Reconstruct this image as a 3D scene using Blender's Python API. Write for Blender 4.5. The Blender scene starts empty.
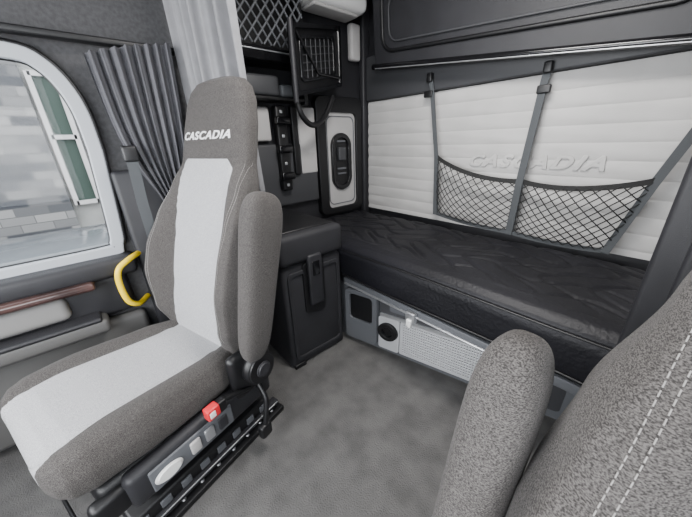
import bpy, bmesh, math, random
from mathutils import Vector, Matrix
random.seed(4)
C=bpy.context.collection
# ---------------------------------------------------------------- materials
def mat(name,col,rough=.6,metal=0,var=0,vscale=40,bump=0,bscale=200,col2=None,spec=.5,coat=0,detail=3):
    m=bpy.data.materials.new(name); m.use_nodes=True; nt=m.node_tree; b=nt.nodes['Principled BSDF']
    c=(*col,1); b.inputs['Base Color'].default_value=c; b.inputs['Roughness'].default_value=rough
    b.inputs['Metallic'].default_value=metal; b.inputs['Specular IOR Level'].default_value=spec
    b.inputs['Coat Weight'].default_value=coat
    tc=nt.nodes.new('ShaderNodeTexCoord')
    if var or col2:
        n=nt.nodes.new('ShaderNodeTexNoise'); n.inputs['Scale'].default_value=vscale; n.inputs['Detail'].default_value=detail
        nt.links.new(tc.outputs['Object'],n.inputs['Vector'])
        r=nt.nodes.new('ShaderNodeValToRGB'); r.color_ramp.elements[0].position=.35; r.color_ramp.elements[1].position=.65
        if col2: a,d=col,col2
        else: a=tuple(x*(1-var) for x in col); d=tuple(min(1,x*(1+var)) for x in col)
        r.color_ramp.elements[0].color=(*a,1); r.color_ramp.elements[1].color=(*d,1)
        nt.links.new(n.outputs['Fac'],r.inputs['Fac']); nt.links.new(r.outputs['Color'],b.inputs['Base Color'])
    if bump:
        n2=nt.nodes.new('ShaderNodeTexNoise'); n2.inputs['Scale'].default_value=bscale; n2.inputs['Detail'].default_value=2
        nt.links.new(tc.outputs['Object'],n2.inputs['Vector'])
        bp=nt.nodes.new('ShaderNodeBump'); bp.inputs['Strength'].default_value=bump; bp.inputs['Distance'].default_value=.004
        nt.links.new(n2.outputs['Fac'],bp.inputs['Height']); nt.links.new(bp.outputs['Normal'],b.inputs['Normal'])
    return m
BLK=mat('black_plastic',(.005,.005,.006),.45,bump=.15,bscale=400)
GLOSS=mat('gloss_black',(.006,.006,.007),.18)
DK=mat('dark_grey_plastic',(.020,.020,.023),.5,var=.1,vscale=8,bump=.2,bscale=500,spec=.4)
FRG=mat('cooler_plastic',(.023,.023,.026),.65,var=.08,vscale=9,bump=.2,bscale=400,spec=.3)
MID=mat('grey_plastic',(.10,.105,.115),.5,bump=.1,bscale=400)
HDR=mat('header_plastic',(.040,.041,.045),.55,bump=.1,bscale=400)
LGT=mat('light_grey_vinyl',(.41,.40,.395),.6,var=.05,vscale=6,bump=.25,bscale=300)
PUFF=mat('quilted_wall_vinyl',(.435,.428,.42),.62,var=.05,vscale=5,bump=.3,bscale=250)
HEAD=mat('headliner_felt',(.055,.055,.058),.95,var=.15,vscale=60,bump=.3,bscale=300)
FRM=mat('window_frame_grey',(.36,.38,.41),.45)
WHT=mat('white_plastic',(.75,.75,.74),.4)
GRL=mat('grille_plastic',(.58,.59,.61),.35,metal=.3)
SIL=mat('silver_metal',(.55,.56,.58),.35,metal=.8)
YEL=mat('yellow_grip',(.85,.60,.01),.4)
RED=mat('red_button',(.6,.02,.03),.35)
WOOD=mat('wood_trim',(.055,.028,.025),.3,var=.5,vscale=9,coat=.5)
DOORG=mat('door_grey',(.09,.088,.086),.6,bump=.1)
POCK=mat('door_pocket_grey',(.22,.215,.21),.6,bump=.1)
STR=mat('strap_webbing',(.055,.06,.065),.8,bump=.5,bscale=600)
NETM=mat('net_cord',(.012,.012,.012),.8)
STI=mat('stitch_thread',(.24,.23,.22),.8)
CURL=mat('curtain_lit',(.20,.20,.21),.9,var=.06,vscale=20,bump=.3,bscale=400)  # curtain grey with the light coming through it painted into the colour
CURD=mat('curtain_shaded',(.08,.08,.09),.9,var=.1,vscale=20,bump=.3,bscale=400)  # same curtain grey out of that light, shade put into the colour
MATT=mat('mattress_black',(.003,.003,.005),.55,col2=(.007,.007,.010),vscale=3,bump=.6,bscale=60,spec=.35)
FLOORM=mat('floor_vinyl',(.066,.064,.063),.75,col2=(.102,.099,.097),vscale=9,bump=.8,bscale=160,detail=14)
def fabric(name,mode):
    m=bpy.data.materials.new(name); m.use_nodes=True; nt=m.node_tree; b=nt.nodes['Principled BSDF']; L=nt.links.new
    b.inputs['Roughness'].default_value=.95; b.inputs['Specular IOR Level'].default_value=.15
    b.inputs['Sheen Weight'].default_value=.05
    tc=nt.nodes.new('ShaderNodeTexCoord')
    def ramp(n,a,c,p0=.38,p1=.62):
        r=nt.nodes.new('ShaderNodeValToRGB'); r.color_ramp.elements[0].position=p0;r.color_ramp.elements[1].position=p1
        r.color_ramp.elements[0].color=(*a,1); r.color_ramp.elements[1].color=(*c,1); L(n.outputs['Fac'],r.inputs['Fac']); return r
    n=nt.nodes.new('ShaderNodeTexNoise'); n.inputs['Scale'].default_value=420; n.inputs['Detail'].default_value=3
    mp=nt.nodes.new('ShaderNodeMapping'); mp.inputs['Scale'].default_value=(1,1,1.8) if mode!='cush' else (1,1.8,1)
    L(tc.outputs['Object'],mp.inputs['Vector']); L(mp.outputs['Vector'],n.inputs['Vector'])
    dark=ramp(n,(.026,.024,.023),(.098,.091,.087)); light=ramp(n,(.24,.24,.25),(.44,.44,.45))
    mixn=nt.nodes.new('ShaderNodeMixRGB'); L(dark.outputs[0],mixn.inputs[1]); L(light.outputs[0],mixn.inputs[2]); mixn.inputs[0].default_value=0
    sep=nt.nodes.new('ShaderNodeSeparateXYZ'); L(tc.outputs['Object'],sep.inputs[0])
    def M(op,a,c=None,d=None):
        k=nt.nodes.new('ShaderNodeMath'); k.operation=op
        for i,v in enumerate((a,c,d)):
            if v is None: continue
            if hasattr(v,'links'): L(v,k.inputs[i])
            else: k.inputs[i].default_value=v
        return k.outputs[0]
    ax=M('ABSOLUTE',sep.outputs['X'])
    if mode=='back':
        hw=M('SUBTRACT',.180,M('MULTIPLY',M('POWER',M('MAXIMUM',M('SUBTRACT',sep.outputs['Z'],1.24),0),2.0),12.0))
        f=M('MULTIPLY',M('LESS_THAN',ax,hw),M('LESS_THAN',sep.outputs['Z'],1.295))
        yc=M('ADD',M('MULTIPLY',sep.outputs['Z'],.27),-.075)
        f=M('MULTIPLY',f,M('LESS_THAN',sep.outputs['Y'],yc)); L(f,mixn.inputs[0])
    elif mode=='cush':
        hw=M('SUBTRACT',.170,M('MULTIPLY',sep.outputs['Y'],.05))
        f=M('MULTIPLY',M('LESS_THAN',ax,hw),M('GREATER_THAN',sep.outputs['Z'],.445)); L(f,mixn.inputs[0])
    L(mixn.outputs[0],b.inputs['Base Color'])
    bp=nt.nodes.new('ShaderNodeBump'); bp.inputs['Strength'].default_value=.6; bp.inputs['Distance'].default_value=.0015
    L(n.outputs['Fac'],bp.inputs['Height']); L(bp.outputs['Normal'],b.inputs['Normal'])
    return m
F_BACK=fabric('seat_fabric_back','back'); F_CUSH=fabric('seat_fabric_cushion','cush'); F_PLAIN=fabric('seat_fabric_plain','plain')
# ---------------------------------------------------------------- helpers
def empty(name,loc=(0,0,0),rz=0):
    e=bpy.data.objects.new(name,None); e.location=loc; e.rotation_euler=(0,0,rz); C.objects.link(e); return e
def mesh(name,vs,fs,m,parent=None,smooth=True):
    me=bpy.data.meshes.new(name); me.from_pydata([tuple(v) for v in vs],[],fs)
    bm=bmesh.new(); bm.from_mesh(me); bmesh.ops.recalc_face_normals(bm,faces=bm.faces); bm.to_mesh(me); bm.free()
    if smooth:
        for p in me.polygons: p.use_smooth=True
    me.materials.append(m); o=bpy.data.objects.new(name,me); C.objects.link(o)
    if parent: o.parent=parent
    return o
def box(name,a,b,m,bev=.008,parent=None,rot=None,seg=3):
    bm=bmesh.new(); bmesh.ops.create_cube(bm,size=1)
    a=Vector(a); b=Vector(b); c=(a+b)/2; s=b-a
    for v in bm.verts: v.co=Vector((v.co.x*s.x,v.co.y*s.y,v.co.z*s.z))
    bev=min(bev,min(s)*.49)
    if bev>0: bmesh.ops.bevel(bm,geom=list(bm.edges),offset=bev,segments=seg,affect='EDGES',profile=.5)
    R=Matrix.Rotation(rot[0],3,rot[1]) if rot else Matrix.Identity(3)
    for v in bm.verts: v.co=R@v.co+c
    me=bpy.data.meshes.new(name); bm.to_mesh(me); bm.free()
    for p in me.polygons: p.use_smooth=True
    me.materials.append(m); o=bpy.data.objects.new(name,me); C.objects.link(o)
    if parent: o.parent=parent
    try:
        me.set_sharp_from_angle(angle=math.radians(50))
    except Exception: pass
    return o
def tube(name,paths,r,m,parent=None,cyc=False,res=3,smooth=True):
    cu=bpy.data.curves.new(name,'CURVE'); cu.dimensions='3D'; cu.bevel_depth=r; cu.bevel_resolution=res; cu.use_fill_caps=True
    for p in paths:
        s=cu.splines.new('POLY'); s.points.add(len(p)-1)
        for i,q in enumerate(p): s.points[i].co=(*q,1)
        s.use_cyclic_u=cyc; s.use_smooth=smooth
    o=bpy.data.objects.new(name,cu); cu.materials.append(m); C.objects.link(o)
    me=bpy.data.meshes.new_from_object(o.evaluated_get(bpy.context.evaluated_depsgraph_get()))
    bpy.data.objects.remove(o); o=bpy.data.objects.new(name,me); C.objects.link(o)
    if not me.materials: me.materials.append(m)
    if parent: o.parent=parent
    return o
def crom(P,n=8):
    P=[Vector(p) for p in P]; Q=[P[0]*2-P[1]]+P+[P[-1]*2-P[-2]]; out=[]
    for i in range(1,len(Q)-2):
        a,b,c,d=Q[i-1:i+3]
        for k in range(n):
            t=k/n; out.append(.5*((2*b)+(c-a)*t+(2*a-5*b+4*c-d)*t*t+(3*b-a-3*c+d)*t**3))
    out.append(P[-1]); return out
def ribbon(name,pts,wdir,w,th,m,parent=None):
    pts=[Vector(p) for p in pts]; vs=[];fs=[]; n=len(pts)
    for i,p in enumerate(pts):
        t=(pts[min(i+1,n-1)]-pts[max(i-1,0)]).normalized(); wd=Vector(wdir); wd=(wd-t*wd.dot(t)).normalized(); nn=t.cross(wd)
        for sx,sy in ((-1,-1),(1,-1),(1,1),(-1,1)): vs.append(p+wd*sx*w/2+nn*sy*th/2)
    for i in range(n-1):
        for k in range(4): fs.append((i*4+k,i*4+(k+1)%4,i*4+4+(k+1)%4,i*4+4+k))
    fs.append((0,1,2,3)); fs.append(tuple(n*4-4+k for k in range(4)))
    return mesh(name,vs,fs,m,parent,False)
def rrect(y0,z0,y1,z1,r,n=6):
    rs=r if isinstance(r,(list,tuple)) else [r]*4
    out=[]
    for (cy,cz,a0,rr) in ((y1,z1,0,rs[0]),(y0,z1,90,rs[1]),(y0,z0,180,rs[2]),(y1,z0,270,rs[3])):
        sy=-1 if cy==y1 else 1; sz=-1 if cz==z1 else 1
        for k in range(n+1):
            a=math.radians(a0+90*k/n); out.append((cy+sy*rr+rr*math.cos(a),cz+sz*rr+rr*math.sin(a)))
    return out
def plate(name,loops,th,m,xf,parent=None,bev=0):
    cu=bpy.data.curves.new(name,'CURVE'); cu.dimensions='2D'; cu.fill_mode='BOTH'; cu.extrude=th/2; cu.bevel_depth=bev
    for p in loops:
        s=cu.splines.new('POLY'); s.points.add(len(p)-1)
        for i,q in enumerate(p): s.points[i].co=(q[0],q[1],0,1)
        s.use_cyclic_u=True
    o=bpy.data.objects.new(name,cu); C.objects.link(o)
    me=bpy.data.meshes.new_from_object(o.evaluated_get(bpy.context.evaluated_depsgraph_get()))
    bpy.data.objects.remove(o)
    for v in me.vertices: v.co=Vector(xf(*v.co))
    me.materials.clear(); me.materials.append(m)
    o=bpy.data.objects.new(name,me); C.objects.link(o)
    bm=bmesh.new(); bm.from_mesh(me); bmesh.ops.remove_doubles(bm,verts=bm.verts,dist=1e-5); bmesh.ops.recalc_face_normals(bm,faces=bm.faces); bm.to_mesh(me); bm.free()
    if parent: o.parent=parent
    return o
def lerp_rows(rows,t):
    for i in range(len(rows)-1):
        if rows[i][0]<=t<=rows[i+1][0]:
            a,b=rows[i],rows[i+1]; k=(t-a[0])/(b[0]-a[0]); 
            k=k*k*(3-2*k)*.5+k*.5
            return [a[j]+(b[j]-a[j])*k for j in range(1,len(a))]
    return list(rows[-1][1:]) if t>rows[-1][0] else list(rows[0][1:])
def sgp(v,e): return math.copysign(abs(v)**e,v)
def sm(a,b,x):
    t=max(0,min(1,(x-a)/(b-a))); return t*t*(3-2*t)
def loft(name,rings,m,parent=None):
    n=len(rings[0]); vs=[v for r in rings for v in r]; fs=[]
    for i in range(len(rings)-1):
        for k in range(n): fs.append((i*n+k,i*n+(k+1)%n,(i+1)*n+(k+1)%n,(i+1)*n+k))
    fs.append(tuple(range(n))); fs.append(tuple((len(rings)-1)*n+k for k in range(n)))
    return mesh(name,vs,fs,m,parent)
# ---------------------------------------------------------------- seat
# z, halfwidth, depth, bolster
BR=[(.42,.22,.10,.0),(.50,.27,.13,.02),(.62,.305,.15,.07),(.80,.330,.155,.105),(.92,.328,.15,.10),(1.05,.305,.14,.07),(1.18,.262,.13,.03),(1.28,.235,.125,.0),(1.42,.225,.13,.0),(1.51,.210,.125,0),(1.565,.186,.11,0),(1.60,.148,.085,0),(1.615,.09,.05,0),(1.618,.035,.02,0)]
def yfront(z): return .27*(z-.5)-.012*math.sin((z-.5)*5)
def back_pt(z,x):
    w,d,b=lerp_rows(BR,z); n=3.2
    c=yfront(z)+.07; k=min(1,abs(x)/w)
    y=c-d/2*(1-k**n)**(1/n)
    y-=b*sm(.5,.85,k)*(1-sm(.93,1.0,k)*.5)
    y+=.007*math.exp(-((abs(x)-.178)/.006)**2)*(1 if z<1.28 else 0)
    y+=.006*math.exp(-((z-1.300)/.006)**2)*(1 if abs(x)<.2 else 0)
    return y
def make_seat(name,P,yaw,mir,text=True,armtop=1.18,aw=.052,ad=.092,ax_=.375):
    e=empty(name,P,yaw)
    rings=[]; zs=[.42+ (1.618-.42)*i/140 for i in range(141)]
    zs=sorted(set(zs+[1.60,1.605,1.61,1.6165]))
    for z in zs:
        w,d,b=lerp_rows(BR,z); c=yfront(z)+.07; ring=[]
        N=140
        for k in range(N):
            a=2*math.pi*k/N; x=w*sgp(math.cos(a),2/3.2)
            if math.sin(a)<0: y=back_pt(z,x)
            else: y=c+d/2*sgp(math.sin(a),2/3.2)
            ring.append((x,y,z))
        rings.append(ring)
    loft('backrest',rings,F_BACK,e)
    CR=[(-.615,.20,.03),(-.61,.245,.06),(-.595,.28,.10),(-.57,.305,.135),(-.52,.318,.16),(-.38,.325,.17),(-.1,.305,.16),(.03,.26,.14),(.08,.22,.12)]
    rings=[]
    for i in range(70):
        y=-.615+.695*(i/69)**1.25
        w,th=lerp_rows(CR,y); top=.52+.03*(1-sm(-.5,.0,y)); cz=top-.082; ring=[]
        for k in range(100):
            a=2*math.pi*k/100; cx=sgp(math.cos(a),2/3.6); sz=sgp(math.sin(a),2/3.6)
            x=w*cx; z=cz+th/2*sz
            if sz>0:
                z+=.024*sm(.55,.8,abs(cx))*(1-sm(.88,1,abs(cx))) 
                z-=.006*math.exp(-((abs(x)-(.170-.05*y))/.006)**2)
            ring.append((x,y,z))
        rings.append(ring)
    loft('cushion',rings,F_CUSH,e)
    paths=[]
    def dashes(fn,L0,L1,step=.0075,l=.0052):
        t=L0
        while t<L1: paths.append([fn(t),fn(t+l)]); t+=step
    def bx(off,z): return off*(1 if z<.9 else 1-(z-.9)*.35)-(0.05*(1-z/.85) if z<.85 else 0)
    for sx in (-1,1):
        for off in (.262,.273):
            dashes(lambda z:(sx*bx(off,z),back_pt(z,bx(off,z))-.0004,z),.58,1.27)
    tube('stitching',paths,.0007,STI,e,res=1)
    if text:
        tc=bpy.data.curves.new('embroidery','FONT'); tc.body='CASCADIA'; tc.size=.052; tc.align_x='CENTER'; tc.shear=.3; tc.extrude=.0015; tc.offset=.0012; tc.space_character=1.12
        to=bpy.data.objects.new('embroidery',tc); C.objects.link(to)
        me=bpy.data.meshes.new_from_object(to.evaluated_get(bpy.context.evaluated_depsgraph_get())); bpy.data.objects.remove(to)
        for v in me.vertices:
            x,zz,q=v.co; x=x*1.22-.012; z=1.375+zz*.85; v.co=Vector((x,back_pt(z,x)-.001-q,z))
        me.materials.clear(); me.materials.append(mat('embroidery_thread',(.75,.75,.75),.7))
        to=bpy.data.objects.new('embroidery',me); C.objects.link(to); to.parent=e
    A=Vector((mir*ax_,.02,.51)); B=Vector((mir*ax_,.02+.18*(armtop-.5)/.68,armtop)); ax=(B-A).normalized(); u=Vector((1,0,0)); v=ax.cross(u)
    L=(B-A).length; rings=[]
    for i in range(50):
        t=.5-.5*math.cos(math.pi*i/49); s=(1-abs(2*t-1)**7)**(1/2.6)
        s=max(s,.05); wd=aw*(.85+.2*t); dp=ad*(.70+.33*t)
        c=A+ax*L*t; rings.append([c+u*wd*s*sgp(math.cos(2*math.pi*k/40),.66)+v*dp*s*sgp(math.sin(2*math.pi*k/40),.66) for k in range(40)])
    loft('armrest_pad',rings,F_PLAIN,e)
    def cyl(nm,c,r,h,m,axis='X',bev=.008):
        bm=bmesh.new(); bmesh.ops.create_cone(bm,cap_ends=True,segments=40,radius1=r,radius2=r,depth=h)
        bmesh.ops.bevel(bm,geom=[ed for ed in bm.edges if len(ed.link_faces)==2 and abs(ed.verts[0].co.z-ed.verts[1].co.z)<1e-6],offset=min(bev,h*.4),segments=3,affect='EDGES')
        R=Matrix.Rotation(math.pi/2,3,'Y') if axis=='X' else (Matrix.Rotation(math.pi/2,3,'X') if axis=='Y' else Matrix.Identity(3))
        for w in bm.verts: w.co=R@w.co+Vector(c)
        me=bpy.data.meshes.new(nm); bm.to_mesh(me); bm.free(); me.materials.append(m)
        for p in me.polygons: p.use_smooth=len(p.vertices)<10
        o=bpy.data.objects.new(nm,me); C.objects.link(o); o.parent=e; return o
    cyl('armrest_pivot',(mir*.355,.045,.455),.072,.075,BLK)
    cyl('armrest_pivot_cap',(mir*.397,.045,.455),.036,.02,DK)
    def sx(a,b):
        a=list(a); b=list(b)
        if mir<0: a[0],b[0]=-b[0],-a[0]
        return a,b
    def pb(nm,a,b,m,bev=.008,rot=None):
        a,b=sx(a,b); return box(nm,a,b,m,bev,e,rot)
    pb('recliner_bracket',(.295,-.07,.33),(.345,.14,.55),BLK,.03)
    box('seat_pan',(-.29,-.54,.31),(.29,.12,.385),BLK,.03,e)
    pb('side_shroud',(.275,-.48,.245),(.335,.12,.385),DK,.025)
    pb('side_shroud_front',(.265,-.57,.26),(.315,-.44,.36),BLK,.02)
    pb('switch_panel',(.330,-.42,.265),(.342,-.10,.360),MID,.014)
    o=cyl('adjuster_button',(mir*.347,-.365,.312),.028,.014,WHT)
    for w in o.data.vertices: w.co.y=-.365+(w.co.y+.365)*1.7
    for i in range(3):
        pb('toggle_%d'%i,(.338,-.285+i*.058,.285),(.350,-.245+i*.058,.342),SIL if i==1 else LGT if i==0 else DK,.006)
    tube('buckle_stalk',[crom([(mir*.34,.0,.36),(mir*.355,-.07,.40),(mir*.36,-.14,.43)],5)],.011,BLK,e)
    pb('buckle',(.345,-.20,.395),(.38,-.13,.445),BLK,.008)
    pb('buckle_button',(.350,-.215,.405),(.387,-.165,.452),RED,.006)
    pb('buckle_face',(.384,-.208,.415),(.389,-.185,.442),WHT,.002)
    tube('slide_lever',[crom([(mir*.33,.05,.34),(mir*.38,.04,.28),(mir*.395,.01,.19),(mir*.39,.0,.15)],6)],.012,BLK,e)
    pb('lever_grip',(.372,-.03,.10),(.41,.03,.17),BLK,.012)
    for zz,w in ((.265,.24),(.225,.255),(.185,.255),(.155,.24)):
        box('bellows',(-w,-.44,zz-.018),(w,.10,zz+.020),BLK,.018,e)
    box('base_plate',(-.27,-.50,.06),(.27,.14,.145),BLK,.012,e)
    for s in (-1,1):
        box('upper_rail',(s*.265-.02,-.54,.055),(s*.265+.02,.18,.085),DK,.004,e)
        box('floor_rail',(s*.265-.035,-.56,.0),(s*.265+.035,.2,.03),BLK,.006,e)
        for i in range(9): cyl('rail_bolt',(s*.268,-.50+i*.08,.032),.009,.012,SIL,'Z',.002)
        for i in range(8): box('rail_slot',(s*.272-.004,-.49+i*.08,.09),(s*.272+.004,-.45+i*.08,.125),MID,.003,e)
    tube('rail_edge',[[(s*.287,-.53,.078),(s*.287,.17,.078)] for s in (-1,1)],.003,SIL,e)
    box('rail_carriage',(-.26,-.48,.028),(.26,.12,.06),BLK,.004,e)
    tube('slide_bar',[[(-.2,-.57,.10),(-.2,-.60,.09),(.2,-.60,.09),(.2,-.57,.10)]],.009,BLK,e)
    return e
make_seat('truck_seat',(-1.345,.20,0),math.radians(16),1)
make_seat('truck_seat',(.290,.20,0),0,-1,False,1.105,.044,.070,.372)
# ---------------------------------------------------------------- room shell
XL=-1.85
xfL=lambda a,b,c:(XL-.03+c,a,b)
hole=[(.075,1.35),(.07,1.50),(.045,1.60),(.0,1.67),(-.07,1.70),(-.3,1.70),(-.6,1.69),(-.85,1.60),(-.95,1.4),(-.98,.88),(-.4,.88),(.0,.885),(.035,.91),(.05,1.0)]
hole=[tuple(p)[:2] for p in crom([(a-.012,b-.005,0) for a,b in hole+[hole[0]]],5)][:-1]
plate('wall_left',[[(-1.3,0),(.58,0),(.58,2.35),(-1.3,2.35)],hole],.06,HEAD,xfL)
w1=empty('window_1')
def off(loop,d):
    cy=sum(p[0] for p in loop)/len(loop); cz=sum(p[1] for p in loop)/len(loop); out=[]; n=len(loop)
    for i,p in enumerate(loop):
        a=loop[i-1]; b=loop[(i+1)%n]; t=Vector((b[0]-a[0],b[1]-a[1])).normalized(); nn=Vector((t.y,-t.x))
        if nn.dot(Vector((p[0]-cy,p[1]-cz)))<0: nn=-nn
        out.append((p[0]+nn.x*d,p[1]+nn.y*d))
    return out
plate('frame_inner',[off(hole,.034),off(hole,-.008)],.03,FRM,lambda a,b,c:(XL+.012+c,a,b),w1,bev=.006)
tube('rubber_seal',[[(XL+.02,a,b) for a,b in off(hole,.042)]],.011,BLK,w1,cyc=True)
tube('rubber_seal_glass',[[(XL+.0,a,b) for a,b in off(hole,-.012)]],.008,BLK,w1,cyc=True)
GL=bpy.data.materials.new('clear_glass'); GL.use_nodes=True; nt=GL.node_tree; nt.nodes.clear()
o_=nt.nodes.new('ShaderNodeOutputMaterial'); t_=nt.nodes.new('ShaderNodeBsdfTransparent'); g_=nt.nodes.new('ShaderNodeBsdfGlossy'); g_.inputs['Roughness'].default_value=.02
mx=nt.nodes.new('ShaderNodeMixShader'); mx.inputs[0].default_value=.012; nt.links.new(t_.outputs[0],mx.inputs[1]); nt.links.new(g_.outputs[0],mx.inputs[2]); nt.links.new(mx.outputs[0],o_.inputs[0])
plate('glass',[off(hole,.004)],.004,GL,lambda a,b,c:(XL-.04+c,a,b),w1)
d1=empty('door_1')
box('sill',(XL,-1.1,.755),(XL+.11,.085,.850),DK,.025,d1)
box('wood_strip',(XL+.08,-1.1,.73),(XL+.15,-.10,.768),WOOD,.015,d1)
box('upper_card',(XL,-1.1,.54),(XL+.06,.03,.76),DK,.03,d1)
box('pocket',(XL+.03,-1.1,.60),(XL+.10,-.22,.715),POCK,.03,d1)
box('armrest',(XL,-1.1,.50),(XL+.15,-.10,.575),DOORG,.02,d1)
box('armrest_pad',(XL+.02,-1.1,.565),(XL+.155,-.12,.59),DK,.012,d1)
box('lower_card',(XL,-1.1,.04),(XL+.07,.06,.52),DOORG,.03,d1)
box('pillar_cover',(XL,.10,.0),(XL+.05,.50,1.25),DK,.02,d1)
gh=empty('grab_handle')
tube('grip',[crom([(XL+.04,.11,.835),(XL+.12,.05,.83),(XL+.14,.005,.80),(XL+.14,-.01,.73),(XL+.14,.0,.63),(XL+.12,.04,.59),(XL+.04,.09,.585)],6)],.014,YEL,gh)
box('wall_left_sleeper',(-2.06,.50,0),(-2.0,2.06,2.35),DK,0)
box('wall_left_return',(-2.06,.52,0),(-1.85,.58,2.35),HEAD,0)
box('wall_right',(1.0,-1.3,0),(1.06,2.06,.8),DK,0)
box('wall_right_upper',(1.0,-.05,.8),(1.06,2.06,2.35),HEAD,0)
box('wall_front_lower',(-1.88,-1.36,0),(1.06,-1.3,.95),DK,0)
box('wall_front_upper',(-1.88,-1.36,1.9),(1.06,-1.3,2.35),HEAD,0)
box('wall_back',(-2.06,2.0,0),(1.06,2.06,2.35),DK,0)
box('ceiling',(-2.06,-1.36,2.35),(1.06,2.06,2.41),HEAD,0)
box('floor',(-2.06,-1.36,-.06),(1.06,2.06,0),FLOORM,0)
def puffwall():
    vs=[];fs=[]; nx=60; nz=260; x0,x1=-1.92,1.0; z0,z1=.752,1.635
    for i in range(nz+1):
        z=z0+(z1-z0)*i/nz
        for j in range(nx+1):
            x=x0+(x1-x0)*j/nx
            y=1.972-.007*abs(math.sin(math.pi*(z-.70)/.085))**.5
            y+=.0015*math.sin(x*9+z*31)*math.sin(z*57+x*3)
            vs.append((x,y,z))
    for i in range(nz):
        for j in range(nx):
            a=i*(nx+1)+j; fs.append((a,a+1,a+nx+2,a+nx+1))
    return mesh('wall_back_padding',vs,fs,PUFF)
qp=puffwall()
tc=bpy.data.curves.new('t','FONT'); tc.body='CASCADIA'; tc.size=.095; tc.align_x='CENTER'; tc.shear=.35; tc.extrude=.002; tc.bevel_depth=.003; tc.space_character=1.25; tc.offset=.001
to=bpy.data.objects.new('t',tc); C.objects.link(to)
me=bpy.data.meshes.new_from_object(to.evaluated_get(bpy.context.evaluated_depsgraph_get())); bpy.data.objects.remove(to)
for v in me.vertices: x,z,q=v.co; v.co=Vector((-.63+x*1.3,1.961-q,1.165+z))
me.materials.clear(); me.materials.append(PUFF); to=bpy.data.objects.new('embossed_lettering',me); C.objects.link(to); to.parent=qp
box('trim_corner',(-1.985,1.92,.0),(-1.93,1.995,2.34),DK,.015)
box('trim_header',(-1.92,1.94,1.64),(.98,1.995,1.95),HDR,.01)
ub=empty('folded_upper_bunk')
def bz(x): return 1.83+(x+1.68)*(1.65-1.83)/(1.57)
vs=[(-1.72,1.84,bz(-1.72)),(.95,1.84,bz(.95)),(.95,1.80,2.34),(-1.72,1.80,2.34),(-1.72,1.90,bz(-1.72)),(.95,1.90,bz(.95)),(.95,1.93,2.34),(-1.72,1.93,2.34)]
mesh('board',vs,[(0,1,2,3),(4,5,6,7),(0,1,5,4),(1,2,6,5),(2,3,7,6),(3,0,4,7)],DK,ub,False)
def zt(x,z): return z+(bz(x)-1.83)*.8
lp=rrect(-1.64,1.92,-.10,2.27,.09)
tube('embossed_seam',[[(a,1.838-(b-1.8)*.07,zt(a,b)) for a,b in lp]],.012,BLK,ub,cyc=True)
lp=rrect(-1.58,1.97,-.16,2.22,.07)
tube('embossed_seam_inner',[[(a,1.836-(b-1.8)*.07,zt(a,b)) for a,b in lp]],.006,HDR,ub,cyc=True)
lp=rrect(.0,1.97,.9,2.27,.07)
tube('embossed_seam_second',[[(a,1.838-(b-1.8)*.07,zt(a,b)) for a,b in lp]],.012,BLK,ub,cyc=True)
tube('edge_rail',[[(-1.74,1.835,bz(-1.74)+.005),(.9,1.835,bz(.9)+.005)]],.018,GLOSS,ub)
tube('edge_rail_highlight',[[(-1.70,1.814,bz(-1.70)-.008),(.9,1.814,bz(.9)-.008)]],.003,SIL,ub)
lamp=empty('wall_reading_lamp')
box('housing',(-1.99,1.30,2.15),(-1.74,1.80,2.33),WHT,.05,lamp)
box('lens',(-1.93,1.36,2.135),(-1.79,1.74,2.155),LGT,.01,lamp)
box('bracket',(-1.99,1.80,1.92),(-1.93,1.90,2.16),LGT,.02,lamp)
# ---------------------------------------------------------------- left storage
ns=empty('overhead_net_shelf')
box('shelf_floor',(-2.0,.60,1.80),(-1.82,1.28,1.83),BLK,.008,ns)
box('shelf_back',(-2.0,.60,1.83),(-1.985,1.28,2.33),BLK,0,ns)
box('shelf_lip',(-1.83,.60,1.80),(-1.805,1.28,1.87),GLOSS,.008,ns)
box('shelf_lip_highlight',(-1.806,.62,1.845),(-1.80,1.26,1.852),SIL,.002,ns)
box('divider',(-1.99,1.27,1.58),(-1.84,1.30,2.34),BLK,.008,ns)
paths=[]
for i in range(-12,24):
    for s in (1,-1):
        p=[]
        for k in range(25):
            z=1.88+.45*k/24; y=.62+i*.06+s*(z-1.86)*.8+(0 if s>0 else .38)
            if .6<y<1.27: p.append((-1.81+.02*math.sin((y-.6)/.74*math.pi)*math.sin(k/24*math.pi),y,z))
        if len(p)>1: paths.append(p)
tube('netting',paths,.006,MID,ns,res=1)
box('lower_cubby_floor',(-2.0,.62,1.60),(-1.84,1.27,1.62),BLK,.005,ns)
box('cubby_box',(-1.98,.85,1.625),(-1.86,1.10,1.74),HDR,.02,ns)
box('cubby_box_small',(-1.98,1.12,1.625),(-1.88,1.22,1.70),MID,.02,ns)
tv=empty('tv_swing_bracket')
def T(y,z,c=0):
    k=(y-1.09)/.46
    return (-1.66-.17*k+c*.9,1.08+.50*k+c*.35,(z-1.63)*1.12+1.64+.07*k-.04*(1-k))
plate('frame',[rrect(1.09,1.63,1.55,1.95,.015),rrect(1.11,1.650,1.53,1.93,.01)],.04,GLOSS,lambda a,b,c:T(a,b,c),tv)
plate('panel',[rrect(1.105,1.645,1.535,1.935,.01)],.008,BLK,lambda a,b,c:T(a,b,c-.008),tv)
plate('tray_recess',[rrect(1.15,1.69,1.49,1.90,.03),rrect(1.165,1.705,1.475,1.885,.025)],.02,GLOSS,lambda a,b,c:T(a,b,c),tv)
for i in range(1,7):
    y=1.165+i*.0443; tube('rib_v',[[T(y,1.705,.004),T(y,1.885,.004)]],.003,HDR,tv)
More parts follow.
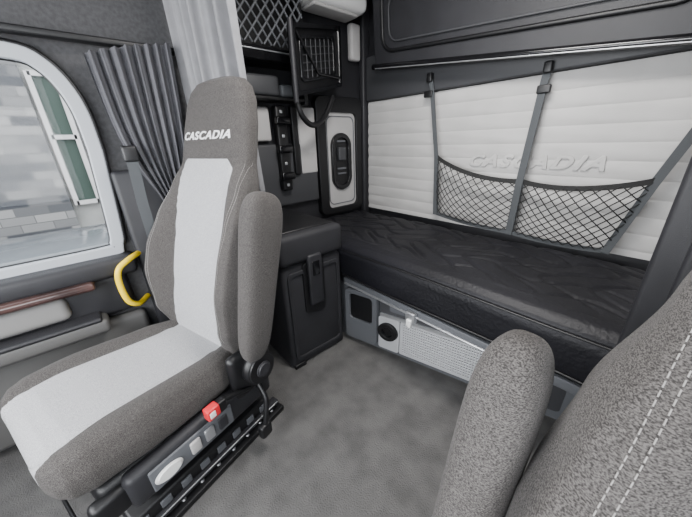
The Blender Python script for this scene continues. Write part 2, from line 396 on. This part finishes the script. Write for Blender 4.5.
for i in range(1,5):
    z=1.705+i*.036; tube('rib_h',[[T(1.165,z,.004),T(1.475,z,.004)]],.003,HDR,tv)
tube('brace',[[T(1.12,1.92,.012),T(1.30,1.72,.012),T(1.53,1.68,.012)]],.009,GLOSS,tv)
box('arm',(-1.99,1.36,1.74),(-1.80,1.42,1.80),BLK,.01,tv)
tube('hinge',[[T(1.085,1.60,.01),T(1.085,1.965,.01)]],.016,DK,tv)
tube('hanging_loop',[crom([(-1.72,1.12,1.60),(-1.72,1.16,1.50),(-1.74,1.25,1.45),(-1.78,1.38,1.50),(-1.82,1.50,1.64)],8)],.018,BLK,tv)
lp_=empty('side_wall_panel')
box('light_panel_front',(-1.99,.62,1.36),(-1.93,1.04,1.57),LGT,.015,lp_)
box('light_panel_low',(-1.99,.62,.90),(-1.95,1.42,1.34),HDR,.015,lp_)
box('latch_column',(-1.96,1.07,1.02),(-1.90,1.15,1.58),BLK,.012,lp_)
for z in (1.10,1.28,1.46): box('latch_knob',(-1.91,1.055,z),(-1.87,1.165,z+.05),GLOSS,.012,lp_)
for z in (1.05,1.20,1.38,1.53): box('latch_screw',(-1.905,1.10,z),(-1.895,1.12,z+.02),SIL,.004,lp_)
box('latch_column_rear',(-1.96,1.20,1.12),(-1.92,1.25,1.58),BLK,.01,lp_)
box('light_panel_mid',(-1.985,1.27,1.12),(-1.945,1.42,1.58),LGT,.012,lp_)
sd=empty('side_access_door')
xs=lambda a,b,c:(-1.975+c,a,b)
plate('surround',[rrect(1.44,.76,1.90,1.66,.05),rrect(1.515,.80,1.85,1.56,.05)],.05,BLK,xs,sd,bev=.006)
plate('inset',[rrect(1.51,.79,1.86,1.57,.05)],.02,LGT,xs,sd)
plate('inset_seam',[rrect(1.535,.83,1.83,1.53,.05),rrect(1.543,.838,1.822,1.522,.045)],.03,MID,xs,sd)
plate('oval_bezel',[rrect(1.575,.96,1.775,1.40,.098,12),rrect(1.598,.985,1.752,1.375,.075,12)],.06,GLOSS,xs,sd,bev=.006)
plate('oval_plate',[rrect(1.59,.98,1.76,1.38,.08,12)],.035,BLK,xs,sd)
box('pull_handle',(-1.965,1.635,1.19),(-1.93,1.715,1.30),HDR,.012,sd)
for z in (1.08,1.12,1.335): box('vent_slot',(-1.96,1.63,z),(-1.945,1.72,z+.015),MID,.004,sd)
# ---------------------------------------------------------------- cooler cabinet
fr=empty('storage_cooler')
box('body',(-1.98,.67,0.0),(-1.325,1.10,.70),FRG,.025,fr)
box('lid',(-1.98,.66,.712),(-1.30,1.105,.885),FRG,.03,fr)
box('lid_top_pad',(-1.95,.69,.878),(-1.36,1.07,.895),BLK,.012,fr)
plate('front_frame',[rrect(.70,.06,1.07,.66,.03),rrect(.715,.075,1.055,.645,.025)],.012,FRG,lambda a,b,c:(-1.322+c,a,b),fr,bev=.003)
plate('latch_recess',[rrect(.80,.36,.95,.70,.03)],.02,BLK,lambda a,b,c:(-1.322+c,a,b),fr)
box('latch_handle',(-1.315,.825,.42),(-1.285,.925,.75),DK,.014,fr)
box('latch_slot',(-1.288,.85,.62),(-1.28,.90,.71),GLOSS,.004,fr)
box('foot',(-1.36,.68,.0),(-1.312,.76,.03),BLK,.004,fr)
# ---------------------------------------------------------------- bunk
mt=empty('bunk_mattress')
def mattress():
    N=360; x0,x1=-1.93,.95; y1=1.92
    vs=[];fs=[]
    def P(x,t):
        prof=[(1.15,.505),(1.125,.51),(1.115,.53),(1.112,.60),(1.115,.67),(1.13,.715),(1.165,.738),(1.22,.745)]
        if t<=7:
            i=min(int(t),6); k=t-i; a=prof[i]; b=prof[i+1]; y=a[0]+(b[0]-a[0])*k; z=a[1]+(b[1]-a[1])*k
        else:
            k=(t-7)/10; y=1.22+(y1-1.22)*k; z=.745
            q=min(1,2.2*abs(math.sin((x+.12*math.sin(y*14))*17)))*min(1,2.2*abs(math.sin((y+.05*math.sin(x*14))*22)))
            z+=.010*(q-1)*min(1,k*8)+.005*math.sin(x*7+1)*math.sin(y*9)-.002
            if k>.88: z-=.06*((k-.88)/.12)**2
        y-=.006*math.sin(x*5+z*12)*(1 if t<7 else 0)
        return (x,y,z)
    ts=[i*.25 for i in range(28)]+[7+10*i/130 for i in range(131)]
    for i in range(N+1):
        x=x0+(x1-x0)*i/N
        for t in ts: vs.append(P(x,t))
        vs.append((x,y1,.505))
    n=len(ts)+1
    for i in range(N):
        for k in range(n): fs.append((i*n+k,i*n+(k+1)%n,(i+1)*n+(k+1)%n,(i+1)*n+k))
    fs.append(tuple(range(n))); fs.append(tuple(N*n+k for k in range(n)))
    return mesh('pad',vs,fs,MATT,mt)
mattress()
tube('edge_piping',[[(x*.05-1.32,1.108-.006*math.sin((x*.05-1.32)*5+.7*12),.705) for x in range(0,46)],[(x*.05-1.32,1.105-.006*math.sin((x*.05-1.32)*5+.54*12),.535) for x in range(0,46)]],.004,BLK,mt)
bb=empty('bunk_base')
def prism(nm,pts,z0,z1,m,parent):
    n=len(pts); vs=[(x,y,z0) for x,y in pts]+[(x,y,z1) for x,y in pts]
    fs=[tuple(range(n)),tuple(range(n,2*n))]+[(k,(k+1)%n,n+(k+1)%n,n+k) for k in range(n)]
    return mesh(nm,vs,fs,m,parent,False)
def fy(x): return 1.14+.25*(x+1.34)
prism('carcass',[(-1.96,1.16),(-1.34,1.16),(.98,fy(.98)),(.98,1.97),(-1.96,1.97)],0,.44,MID,bb)
box('platform',(-1.96,1.15,.44),(.98,1.97,.50),DK,.006,bb)
box('front_rail',(-1.335,1.125,.455),(-.02,1.15,.50),MID,.006,bb)
tube('silver_strip',[[(-1.32,1.122,.462),(-.25,1.122,.462)]],.007,SIL,bb)
xb=lambda a,b,c:(a,fy(a)-.006-c,b)
plate('upper_face',[rrect(-1.06,.305,-.20,.43,.02)],.012,HDR,xb,bb,bev=.003)
plate('upper_strip',[rrect(-1.06,.300,-.42,.320,.004)],.04,SIL,xb,bb)
plate('drawer_slot',[rrect(-1.0,.345,-.62,.40,.012)],.022,MID,xb,bb)
plate('drawer_slot',[rrect(-.55,.345,-.28,.40,.012)],.022,MID,xb,bb)
plate('bin_frame',[rrect(-1.32,.05,-1.09,.425,.03),rrect(-1.295,.20,-1.115,.40,.03)],.03,MID,xb,bb,bev=.004)
plate('bin_recess',[rrect(-1.30,.19,-1.11,.41,.03)],.01,BLK,xb,bb)
holes=[]
for i in range(34):
    for j in range(12):
        a=-.912+i*.0140; b=.062+j*.0185
        holes.append([(a,b),(a+.0095,b),(a+.0095,b+.0105),(a,b+.0105)])
plate('vent_grille',[rrect(-.93,.045,-.43,.29,.01)]+holes,.012,GRL,xb,bb)
plate('vent_backing',[rrect(-.92,.05,-.44,.285,.01)],.004,DK,lambda a,b,c:(a,fy(a)-.002-c,b),bb)
plate('vent_housing',[rrect(-1.075,.045,-.935,.29,.015)],.02,GRL,xb,bb)
def ringpts(cx,cz,r,n=32): return [(cx+r*math.cos(2*math.pi*k/n),cz+r*math.sin(2*math.pi*k/n)) for k in range(n)]
plate('round_vent',[ringpts(-1.005,.19,.062),ringpts(-1.005,.19,.040)],.05,BLK,xb,bb,bev=.004)
plate('round_vent_core',[ringpts(-1.005,.19,.045)],.03,GLOSS,xb,bb)
plate('side_box',[rrect(-.41,.04,-.06,.30,.02)],.03,MID,xb,bb,bev=.004)
plate('side_box_panel',[rrect(-.38,.08,-.10,.27,.02)],.036,HDR,xb,bb,bev=.002)
box('rail_latch',(-.80,1.095,.43),(-.74,1.125,.49),SIL,.006,bb)
box('rail_latch_hook',(-.785,1.085,.405),(-.755,1.10,.45),WHT,.004,bb)
# ---------------------------------------------------------------- right cabinet pillar
sc=empty('side_cabinet')
box('carcass',(.0,.96,.0),(.99,1.08,2.34),DK,.012,sc)
box('door_face',(.05,.945,.10),(.97,.965,1.9),DK,.01,sc)
# ---------------------------------------------------------------- cargo net
cn=empty('cargo_net')
def pocket(TL,TR,BL,BR,sag):
    TL,TR,BL,BR=[Vector((a,0,b)) for a,b in (TL,TR,BL,BR)]
    def f(u,v):
        top=TL.lerp(TR,u); top.z-=sag*math.sin(math.pi*u)**.8
        bot=BL.lerp(BR,u); bot.z-=.006*math.sin(math.pi*u)
        p=top.lerp(bot,v); p.y=1.905-.10*math.sin(math.pi*u)**.7*math.sin(math.pi*min(1,.12+v*.8))-.01
        return p
    return f
for (TL,TR,BL,BR,sag) in (((-1.18,1.22),(-.63,1.095),(-1.15,.825),(-.635,.785),.035),((-.61,1.095),(-.07,1.14),(-.62,.785),(-.16,.780),.035)):
    f=pocket(TL,TR,BL,BR,sag); paths=[]; nu=10; nv=7
    for i in range(-nv,nu+nv):
        for s in (1,-1):
            p=[]
            for k in range(57):
                v=k/56; u=(i+s*v*nv)/nu
                if -1e-6<=u<=1+1e-6: p.append(f(min(1,max(0,u)),v))
            if len(p)>1: paths.append(p)
    tube('mesh',paths,.0028,NETM,cn,res=1)
    ribbon('top_binding',[f(k/24,0) for k in range(25)],(0,0,1),.026,.004,NETM,cn)
    ribbon('bottom_binding',[f(k/24,1) for k in range(25)],(0,0,1),.026,.004,STR,cn)
    for u in (0,1): ribbon('side_binding',[f(u,k/10) for k in range(11)],(1,0,0),.024,.004,STR,cn)
ribbon('strap',[(-1.30,1.925,1.72),(-1.275,1.92,1.64),(-1.185,1.89,1.22),(-1.155,1.885,.815)],(1,0,0),.030,.004,STR,cn)
ribbon('strap',[(-.60,1.925,1.66),(-.605,1.92,1.6),(-.622,1.88,1.07),(-.63,1.885,.772)],(1,0,0),.038,.004,STR,cn)
ribbon('strap',[(.07,1.925,1.60),(.05,1.92,1.56),(-.075,1.89,1.13),(-.165,1.885,.772)],(1,0,0),.036,.004,STR,cn)
for x,z in ((-1.30,1.71),(-.60,1.65),(.07,1.59)):
    box('anchor_hook',(x-.02,1.905,z-.02),(x+.02,1.94,z+.035),BLK,.008,cn)
    box('strap_buckle',(x-.032,1.905,z-.11),(x+.032,1.93,z-.070),BLK,.006,cn)
# ---------------------------------------------------------------- curtains
def curtain(name,top,bot,m,folds,amp,n=160,rows=30,pinch=None):
    vs=[];fs=[]
    def at(pl,t):
        k=t*(len(pl)-1); i=min(int(k),len(pl)-2); return Vector(pl[i]).lerp(Vector(pl[i+1]),k-i)
    for r in range(rows+1):
        v=r/rows
        for i in range(n+1):
            u=i/n; a=at(top,u); b=at(bot,u); p=a.lerp(b,v)
            if pinch:
                c=at(top,pinch[0]).lerp(at(bot,pinch[0]),v)
                kk=1-pinch[2]*math.exp(-((v-pinch[1])/.28)**2); p=c+(p-c)*kk; p.z=a.lerp(b,v).z
            d=(at(top,min(1,u+.02))-at(top,max(0,u-.02))); d.z=0; d.normalize(); nn=Vector((-d.y,d.x,0))
            ph=u*folds*2*math.pi+.5*math.sin(v*3+u*9)
            p=p+nn*amp*(math.sin(ph)+.3*math.sin(ph*2.3+1))
            vs.append(p)
    for r in range(rows):
        for i in range(n):
            a=r*(n+1)+i; fs.append((a,a+1,a+n+2,a+n+1))
    return mesh(name,vs,fs,m)
curtain('privacy_curtain',[(-1.80,.50,2.33),(-1.55,.52,2.33),(-1.30,.60,2.33)],[(-1.78,.52,.92),(-1.55,.55,.92),(-1.34,.66,.92)],CURL,7,.022)
curtain('side_curtain',[(-1.77,.14,1.72),(-1.74,.30,1.76),(-1.70,.46,1.78)],[(-1.78,.20,.80),(-1.76,.30,.78),(-1.74,.42,.78)],CURD,8,.018,pinch=(.75,.80,.6))
box('curtain_rail',(-1.82,-.3,1.76),(-1.77,.55,1.785),BLK,.006)
sb=empty('seat_belt')
ribbon('webbing',[(-1.69,.19,1.32),(-1.69,.18,1.1),(-1.68,.18,.8),(-1.66,.19,.3)],(0,1,0),.045,.003,STR,sb)
box('guide',(-1.72,.16,1.29),(-1.68,.22,1.36),BLK,.01,sb)
# ---------------------------------------------------------------- outside
def brick():
    m=bpy.data.materials.new('stone_brick'); m.use_nodes=True; nt=m.node_tree; b=nt.nodes['Principled BSDF']; b.inputs['Roughness'].default_value=.95; b.inputs['Specular IOR Level'].default_value=.1
    tc=nt.nodes.new('ShaderNodeTexCoord')
    sp=nt.nodes.new('ShaderNodeSeparateXYZ'); cb=nt.nodes.new('ShaderNodeCombineXYZ')
    nt.links.new(tc.outputs['Object'],sp.inputs[0]); nt.links.new(sp.outputs['Y'],cb.inputs['X']); nt.links.new(sp.outputs['Z'],cb.inputs['Y'])
    br=nt.nodes.new('ShaderNodeTexBrick'); br.inputs['Scale'].default_value=2.0; br.inputs['Color1'].default_value=(.24,.235,.23,1); br.inputs['Color2'].default_value=(.04,.043,.05,1); br.inputs['Mortar'].default_value=(.10,.10,.10,1)
    br.inputs['Mortar Size'].default_value=.012; br.inputs['Brick Width'].default_value=.7; br.inputs['Row Height'].default_value=.24
    nt.links.new(cb.outputs[0],br.inputs['Vector']); nt.links.new(br.outputs['Color'],b.inputs['Base Color']); return m
bd=empty('stone_building')
box('facade',(-6.5,-6,-1.3),(-6.2,-.25,6),brick(),0,bd)
box('facade_side',(-7.5,-.25,-1.3),(-6.3,6,6),mat('stucco',(.26,.26,.25),.9,var=.1,vscale=3),0,bd)
PANE=mat('pane',(.04,.06,.05),.35,spec=.2)
for (y0,y1) in ((-.18,.10),(.25,.8)):
    box('building_window',(-6.3,y0,.6),(-6.24,y1,2.3),PANE,0,bd)
    for y in (y0,y1): box('mullion',(-6.24,y-.03,.55),(-6.18,y+.03,2.35),LGT,0,bd)
    for z in (.55,1.5,2.3): box('mullion_h',(-6.24,y0,z),(-6.18,y1,z+.06),LGT,0,bd)
box('ground_outside',(-12,-14,-1.36),(12,14,-1.3),mat('concrete',(.40,.39,.38),.9,var=.1,vscale=2),0)
pl=empty('parked_car')
box('body',(-5.2,-2.6,-1.0),(-3.6,1.2,-.1),mat('car_paint',(.5,.5,.5),.3),.2,pl)
box('cabin',(-5.05,-1.7,-.15),(-3.75,.5,.45),mat('car_glass',(.12,.13,.14),.1),.2,pl)
for y in (-1.8,.4): 
    box('wheel',(-3.75,y-.3,-1.3),(-3.55,y+.3,-.7),BLK,.09,pl)
# ---------------------------------------------------------------- light
w=bpy.data.worlds.new('world'); bpy.context.scene.world=w; w.use_nodes=True
bg=w.node_tree.nodes['Background']; bg.inputs[0].default_value=(.90,.95,1,1); bg.inputs[1].default_value=6.0
def area(name,loc,rot,sx,sy,p,col=(1,1,1)):
    l=bpy.data.lights.new(name,'AREA'); l.shape='RECTANGLE'; l.size=sx; l.size_y=sy; l.energy=p; l.color=col
    o=bpy.data.objects.new(name,l); o.location=loc; o.rotation_euler=rot; C.objects.link(o)
area('windshield_daylight',(-.4,-1.25,1.45),(math.radians(80),0,0),2.4,.9,92,(.98,.985,1))
area('ceiling_fill',(-.6,.9,2.32),(0,0,0),.6,.4,46,(1,.975,.95))  # added fill light below the ceiling, no fixture behind it
area('driver_window_daylight',(.97,-.55,1.35),(0,math.radians(90),0),.8,.9,15,(.97,.98,1))
# ---------------------------------------------------------------- camera
v1=(-273,108.5); v2=(357,131.5)
f=(-(v1[0]*v2[0]+v1[1]*v2[1]))**.5
X=-Vector((v1[0],v1[1],-f)).normalized(); Y=Vector((v2[0],v2[1],-f)).normalized(); Z=X.cross(Y)
R=Matrix((X,Y,Z)).to_4x4(); R.translation=Vector((0,0,1.35))
cd=bpy.data.cameras.new('camera'); cd.sensor_width=36; cd.lens=f/692*36; cd.clip_start=.02
cam=bpy.data.objects.new('camera',cd); C.objects.link(cam); cam.matrix_world=R; bpy.context.scene.camera=cam
